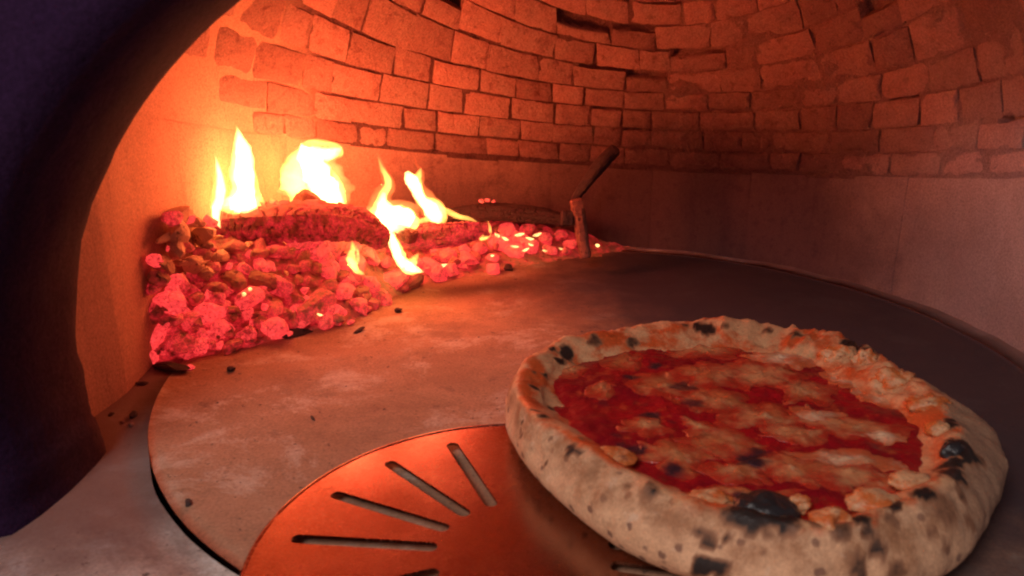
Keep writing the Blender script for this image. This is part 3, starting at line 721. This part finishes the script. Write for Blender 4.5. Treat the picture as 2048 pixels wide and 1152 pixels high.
for i in range(NP):
    ph = 2 * PI * i / NP - PI
    ro = r_out(ph); rc = sm_r(_rc, ph, 0.05); c, s = math.cos(ph), math.sin(ph)
    lump = noise.noise(Vector((c * 3.2, s * 3.2, 5))); l2 = noise.noise(Vector((c * 8, s * 8, 2)))
    rag = sm(1.35, 0.9, ph) * sm(-0.35, 0.0, ph)                 # torn frilly stretch
    zc = CR_Z + 0.004 * lump + 0.002 * l2
    rs = rs_(ph)
    key = [(ro - 0.075, 0.001), (ro - 0.030, 0.0), (ro - 0.012, 0.002), (ro - 0.003, 0.009), (ro, 0.019), (ro - 0.003, 0.030), (rc + (ro - rc) * 0.55, zc - 0.009), (rc + 0.004, zc - 0.001), (rc - 0.003, zc), (rc - 0.003 + (rs - rc) * 0.35, zc - 0.003), (rc - 0.003 + (rs - rc) * 0.7, zc - 0.007), (rs, TZ + 0.0005), (rs - 0.016, TZ - 0.006)]
    P = catmull(key, prof_n)
    for j, (r, z) in enumerate(P):
        w = sm(2, 7, j)
        n1 = fr(c * r * 55, s * r * 55, z * 55 + 3, 4); n2 = fr(c * r * 170, s * r * 170, z * 170, 3)
        d = (0.0022 * n1 + 0.0007 * n2) * w
        up = 0.0
        if rag > 0 and 12 < j < 26:
            up = rag * 0.006 * fr(c * r * 95 + 4, s * r * 95, 7.0, 3) * sm(12, 18, j)
        v = Vector((c * (r + d * 0.7), s * (r + d * 0.7), max(0.0002, z + d + up)))
        Vc.append(v)
        tops.append(sm(9.5, 15, j + 3 * n1) * sm(21, 17, j))
        chars.append(0.85 + 0.5 * n1 + 0.35 * n2)
        oils.append(min(1.0, sm(16.2, 18.0, j + 2.2 * n1 + 1.0 * lump)))
VA = np.array([tuple(v) for v in Vc]) + np.array([PZC.x, PZC.y, PB - CAM_H])
VL = np.linalg.norm(VA, axis=1); nnA = np.maximum(0.4, np.array(chars)); chA = np.zeros(len(Vc))
for (px, py, z, r, st) in CHAR:                          # the scorch mark sits where the crust is met first
    d = np.array(ray(px, py).normalized()); along = VA @ d
    off = np.linalg.norm(VA - along[:, None] * d, axis=1)
    near = np.where(off < 0.004)[0]
    c0 = VA[near[np.argmin(VL[near])]] if len(near) else VA[np.argmin(off)]
    rad = r / F * np.linalg.norm(c0) * (1.12 if z >= 0.042 else 0.72)
    x = np.clip((np.linalg.norm(VA - c0, axis=1) / rad / nnA - 0.62) / 0.55, 0, 1)
    chA = np.maximum(chA, st * (1 - x * x * (3 - 2 * x)))
chars = chA.tolist()
crust = mesh_obj('crust', Vc, grid_faces(NP, prof_n, True), None or M['brick'], pizza, True, {'char': chars, 'oil': oils, 'top': tops})
t = NT('pizza_crust'); p = t.pos()
at_c = t.n('Attribute'); at_c.attribute_name = 'char'; at_o = t.n('Attribute'); at_o.attribute_name = 'oil'
col = t.mix(t.noise(22, 5, 0.65, p), (0.82, 0.50, 0.30), (0.54, 0.27, 0.135))
col = t.mix(t.mr(t.noise(40, 5, 0.7, p), 0.52, 0.70, 0, 0.55), col, (0.33, 0.165, 0.085))
col = t.mix(t.mr(t.noise(75, 4, 0.6, p), 0.60, 0.72, 0, 0.45), col, (0.74, 0.55, 0.40))
vo = t.n('TexVoronoi'); vo.inputs['Scale'].default_value = 95; t.put(vo.inputs['Vector'], p)
vsel = t.n('SeparateColor'); t.put(vsel.inputs[0], vo.outputs['Color'])
spot = t.math('MULTIPLY', t.mr(t.math('ADD', vo.outputs['Distance'], t.math('MULTIPLY', t.noise(300, 2, 0.5, p), 0.25)), 0.30, 0.46, 1, 0), t.mr(vsel.outputs[0], 0.45, 0.55))
col = t.mix(t.math('MULTIPLY', spot, 0.8), col, (0.14, 0.06, 0.045))
at_t = t.n('Attribute'); at_t.attribute_name = 'top'
col = t.mix(t.math('MULTIPLY', at_t.outputs['Fac'], t.mr(t.noise(34, 6, 0.7, p), 0.36, 0.60, 0.15, 0.9)), col, t.mix(t.noise(80, 4, 0.7, p), (0.40, 0.175, 0.075), (0.24, 0.095, 0.045)))
col = t.mix(t.mr(t.math('ADD', t.dist(p, (0.36, 0.50, 0.03)), t.math('MULTIPLY', t.math('SUBTRACT', t.noise(26, 5, 0.7, p), 0.5), 0.16)), 0.05, 0.16, 0.75, 0.0), col, t.mix(t.noise(50, 5, 0.7, p), (0.34, 0.20, 0.12), (0.20, 0.11, 0.075)))
# oily inner face: orange to pale dough
oilc = t.mix(t.mr(t.noise(28, 4, 0.6, p), 0.42, 0.60), (0.50, 0.085, 0.022), (0.58, 0.30, 0.15))
oilc = t.mix(t.mr(t.noise(90, 4, 0.7, p), 0.58, 0.72, 0, 0.7), oilc, (0.30, 0.045, 0.012))
col = t.mix(at_o.outputs['Fac'], col, oilc)
col = t.grain(col, 500, 0.22)
charc = t.mix(t.noise(60, 4, 0.7, p), (0.012, 0.008, 0.007), (0.034, 0.020, 0.016))
col = t.mix(t.mr(at_c.outputs['Fac'], 0.0, 0.45), col, t.mix(t.noise(60, 4, 0.7, p), (0.30, 0.13, 0.06), (0.17, 0.075, 0.045)))
col = t.mix(t.mr(t.math('ADD', at_c.outputs['Fac'], t.math('MULTIPLY', t.math('SUBTRACT', t.noise(140, 4, 0.7, p), 0.5), 0.5)), 0.38, 0.85), col, charc)
h = t.math('ADD', t.noise(90, 5, 0.65, p), t.math('MULTIPLY', t.noise(420, 3, 0.7, p), 0.3))
t.bsdf(col, t.mix(at_o.outputs['Fac'], (0.75,) * 3, (0.42,) * 3), t.bump(h, 0.55, 0.003), spec=0.35)
crust.data.materials[0] = t.m; M['crust'] = t.m

V = []; cas = []
SPOT = [(1265, 752, 14, 1), (1310, 730, 16, 1), (1365, 768, 24, .8), (1300, 826, 17, 1), (1385, 806, 18, .8), (1350, 935, 16, 1), (1275, 897, 18, 1), (1240, 885, 8, .7), (1235, 868, 10, .6), (1500, 918, 22, 1), (1520, 900, 16, .9), (1345, 840, 8, .7), (1210, 800, 12, .5), (1450, 725, 8, .7), (1480, 1010, 26, 1), (1540, 1008, 30, 1), (1400, 1000, 10, .8)]
SP3 = [(at(x, y, TZ + PB), r / F * 0.68, s) for x, y, r, s in SPOT]
def topz(x, y):
    return TZ - 0.002 + 0.0030 * fr(x * 22, y * 22, 1, 4) + 0.0010 * fr(x * 90, y * 90, 2, 3)
NR, NT_ = 90, 300
for k in range(NT_):
    ph = 2 * PI * k / NT_ - PI
    for j in range(NR):
        r = (rs_(ph) + 0.012) * j / (NR - 1); x, y = r * math.cos(ph), r * math.sin(ph)
        z = topz(x, y); V.append((x, y, z))
        w = Vector((x + PZC.x, y + PZC.y, z + PB)); ca = 0
        nn = 1 + 0.5 * fr(x * 120, y * 120, 3, 3)
        for q, rad, st in SP3:
            dd = (w - q).length
            if dd < rad * 2.2: ca = max(ca, st * sm(1.4, 0.7, dd / rad / max(.4, nn)))
        cas.append(ca)
def topping_mat(name, ca, cb, cc, rough, s1=20, edge=None):
    t = NT(name); p = t.pos(); a = t.n('Attribute'); a.attribute_name = 'char'
    col = t.mix(t.mr(t.noise(s1, 5, 0.65, p), 0.40, 0.62), ca, cb)
    col = t.mix(t.mr(t.noise(s1 * 3.2, 4, 0.7, p), 0.54, 0.72, 0, 0.75), col, cc)
    if edge:
        e = t.n('Attribute'); e.attribute_name = 'edge'
        col = t.mix(t.mr(t.math('ADD', e.outputs['Fac'], t.math('MULTIPLY', t.math('SUBTRACT', t.noise(60, 5, 0.7, p), 0.5), 2.4)), 0.02, 0.95), col, edge)
    col = t.mix(t.mr(t.noise(48, 5, 0.72, p), 0.60, 0.70, 0, 0.7), col, (0.13, 0.022, 0.012))
    col = t.grain(col, 480, 0.25)
    col = t.mix(a.outputs['Fac'], col, (0.03, 0.014, 0.020))
    h = t.math('ADD', t.noise(70, 5, 0.65, p), t.math('MULTIPLY', t.noise(260, 3, 0.7, p), 0.35))
    t.bsdf(col, rough, t.bump(h, 0.6, 0.003), spec=0.4); return t.m
M['sauce'] = topping_mat('tomato_sauce', (0.32, 0.005, 0.010), (0.20, 0.004, 0.010), (0.46, 0.085, 0.025), 0.34)
M['cheese'] = topping_mat('melted_cheese', (0.52, 0.22, 0.095), (0.44, 0.115, 0.04), (0.58, 0.34, 0.19), 0.30, 26, (0.36, 0.028, 0.014))
M['pale_cheese'] = topping_mat('pale_cheese', (0.66, 0.44, 0.28), (0.52, 0.26, 0.13), (0.74, 0.58, 0.44), 0.28, 26, (0.48, 0.10, 0.035))
mesh_obj('sauce', V, grid_faces(NT_, NR, True), M['sauce'], pizza, True, {'char': cas})
CHEESE = [ # px, py, width px, height px, turn, pale?
 (1328, 765, 130, 50, -.2, 0), (1420, 745, 120, 46, .2, 0), (1520, 748, 150, 56, .1, 0), (1600, 775, 110, 50, .2, 0), (1440, 800, 150, 50, .25, 0), (1530, 830, 150, 54, .1, 0),
 (1640, 826, 100, 34, .1, 1), (1700, 850, 190, 44, .3, 0), (1762, 868, 90, 26, .35, 1), (1600, 865, 130, 40, 0, 0), (1350, 905, 150, 60, .1, 0), (1440, 880, 150, 56, .2, 0),
 (1475, 945, 120, 50, .2, 0), (1580, 935, 130, 66, .1, 0), (1690, 918, 190, 36, .1, 1), (1700, 945, 170, 40, .05, 0), (1790, 965, 110, 34, -.1, 0), (1205, 775, 70, 26, -.4, 0), (1290, 850, 100, 36, .2, 0),
 (1410, 700, 150, 26, 0, 0), (1145, 738, 80, 26, -.3, 0), (1560, 715, 140, 30, .2, 1), (1760, 790, 110, 34, .5, 1), (1700, 757, 90, 30, .4, 1), (1500, 985, 150, 30, .1, 0), (1400, 850, 70, 24, .2, 0), (1250, 720, 90, 24, -.1, 0)]
for k, (px, py, w, h, a, pale) in enumerate(CHEESE):
    ctr = at(px, py, TZ + PB)
    d = (ctr - Vector((0, 0, CAM_H))).length
    rx = w / F * d * 0.5; ry = (at(px, py - h / 2, TZ + PB) - at(px, py + h / 2, TZ + PB)).length * 0.5
    lx, ly = ctr.x - PZC.x, ctr.y - PZC.y
    V = [(lx, ly, topz(lx, ly) + 0.004)]; cas = [0.0]; edg = [0.0]; n, m_ = 64, 10
    for j in range(1, m_ + 1):
        tt = j / m_
        for i in range(n):
            ph = 2 * PI * i / n; c, s = math.cos(ph), math.sin(ph)
            e = 1 + 0.42 * noise.noise(Vector((c * 1.6 + k * 7, s * 1.6, 1))) + 0.16 * noise.noise(Vector((c * 3.0 + k * 3, s * 3.0, 6)))
            e *= 1.14; edg.append(tt)
            x0, y0 = c * rx * tt * e, s * ry * tt * e
            x, y = lx + x0 * math.cos(a) + y0 * math.sin(a), ly - x0 * math.sin(a) + y0 * math.cos(a)
            x, y = x + tt * (0.010 * noise.noise(Vector((x * 55, y * 55, k * 0.1))) + 0.004 * noise.noise(Vector((x * 160, y * 160, 3)))), y + tt * (0.010 * noise.noise(Vector((x * 55, y * 55, 9 + k * 0.1))) + 0.004 * noise.noise(Vector((x * 160, y * 160, 13))))
            z = topz(x, y) + 0.0020 * (1 - tt ** 1.7) * (0.9 + 0.5 * noise.noise(Vector((x * 90, y * 90, k)))) - 0.0012 * (tt > 0.99)
            V.append((x, y, z)); wv = Vector((x + PZC.x, y + PZC.y, z + PB)); ca = 0
            nn = 1 + 0.5 * fr(x * 120, y * 120, 3, 3)
            for q, rad, st in SP3:
                dd = (wv - q).length
                if dd < rad * 2.2: ca = max(ca, st * sm(1.4, 0.7, dd / rad / max(.4, nn)))
            cas.append(ca)
    f = [(0, 1 + i, 1 + (i + 1) % n) for i in range(n)]
    for j in range(m_ - 1):
        for i in range(n):
            f.append((1 + j * n + i, 1 + (j + 1) * n + i, 1 + (j + 1) * n + (i + 1) % n, 1 + j * n + (i + 1) % n))
    o = mesh_obj('cheese', V, f, M['pale_cheese' if pale else 'cheese'], pizza, True, {'char': cas, 'edge': edg})
# blisters and torn curls standing on the rim
t = NT('black_blister'); p = t.pos()
t.bsdf(t.mix(t.noise(70, 4, 0.7, p), (0.010, 0.008, 0.009), (0.032, 0.026, 0.026)), 0.30, t.bump(t.noise(160, 4, 0.7, p), 0.6, 0.002), spec=0.5); M['blister'] = t.m
t = NT('orange_crust'); p = t.pos()
oc = t.mix(t.mr(t.noise(60, 4, 0.65, p), 0.42, 0.60), (0.54, 0.13, 0.03), (0.60, 0.32, 0.16))
oc = t.mix(t.mr(t.noise(120, 4, 0.7, p), 0.58, 0.70, 0, 0.8), oc, (0.22, 0.035, 0.015))
t.bsdf(t.grain(oc, 500, 0.25), 0.45, t.bump(t.noise(190, 4, 0.7, p), 0.6, 0.002), spec=0.4); M['orange'] = t.m
def bubble(px, py, z, w, h, mat, name='crust_bubble', seed=0.0, dz=1.0, rough=0.22, dent=False):
    c0 = at(px, py, z + PB) - pizza.location; d = (at(px, py, z + PB) - Vector((0, 0, CAM_H))).length
    rx = w / F * d * 0.5; rz = h / F * d * 0.5
    bm = bmesh.new(); bmesh.ops.create_icosphere(bm, subdivisions=4, radius=1.0)
    for v in bm.verts:
        n1 = noise.noise(v.co * 1.7 + Vector((seed, 0, 0))); n2 = noise.noise(v.co * 5 + Vector((0, seed, 0)))
        k = 1 + rough * n1 + rough * 0.5 * n2
        if dent:
            g = (v.co - Vector((0.35, -0.55, 0.6)).normalized()).length
            k -= 0.5 * sm(0.75, 0.25, g)
        v.co = Vector((v.co.x * rx * k, v.co.y * rx * 0.75 * k, v.co.z * rz * k * dz)) + c0
    m = bpy.data.meshes.new(name); bm.to_mesh(m); bm.free(); m.polygons.foreach_set('use_smooth', [True] * len(m.polygons)); m.materials.append(M[mat])
    o = bpy.data.objects.new(name, m); COL.objects.link(o); o.parent = pizza; return o
bubble(1530, 1022, .044, 120, 62, 'blister', 'charred_bubble', 1.0)['label'] = 'large blackened blister on the rim'
bubble(1480, 1030, .043, 60, 22, 'blister', 'charred_bubble', 2.0)
bubble(1662, 1052, .045, 84, 62, 'orange', 'crust_bubble', 3.0, dent=True)['label'] = 'orange curled blister split open'
bubble(1745, 1005, .044, 90, 40, 'orange', 'crust_bubble', 4.0)
bubble(1825, 962, .046, 80, 24, 'orange', 'crust_bubble', 5.0)
bubble(1875, 858, .046, 46, 26, 'orange', 'crust_bubble', 6.0)
bubble(1680, 715, .042, 66, 44, 'orange', 'crust_bubble', 7.0, rough=.4)
bubble(1732, 722, .046, 44, 40, 'orange', 'crust_bubble', 8.0, rough=.5)
bubble(1790, 762, .044, 80, 46, 'orange', 'crust_bubble', 9.0, rough=.4)
bubble(1855, 808, .046, 70, 32, 'orange', 'crust_bubble', 10.0, rough=.4)
bubble(1905, 905, .045, 44, 40, 'blister', 'charred_bubble', 11.0)
bubble(1420, 1000, .043, 90, 22, 'orange', 'crust_bubble', 12.0, rough=.4)
bubble(1225, 915, .044, 90, 30, 'orange', 'crust_bubble', 13.0, rough=.2)
bubble(1600, 1008, .043, 40, 34, 'orange', 'crust_bubble', 14.0, rough=.4)
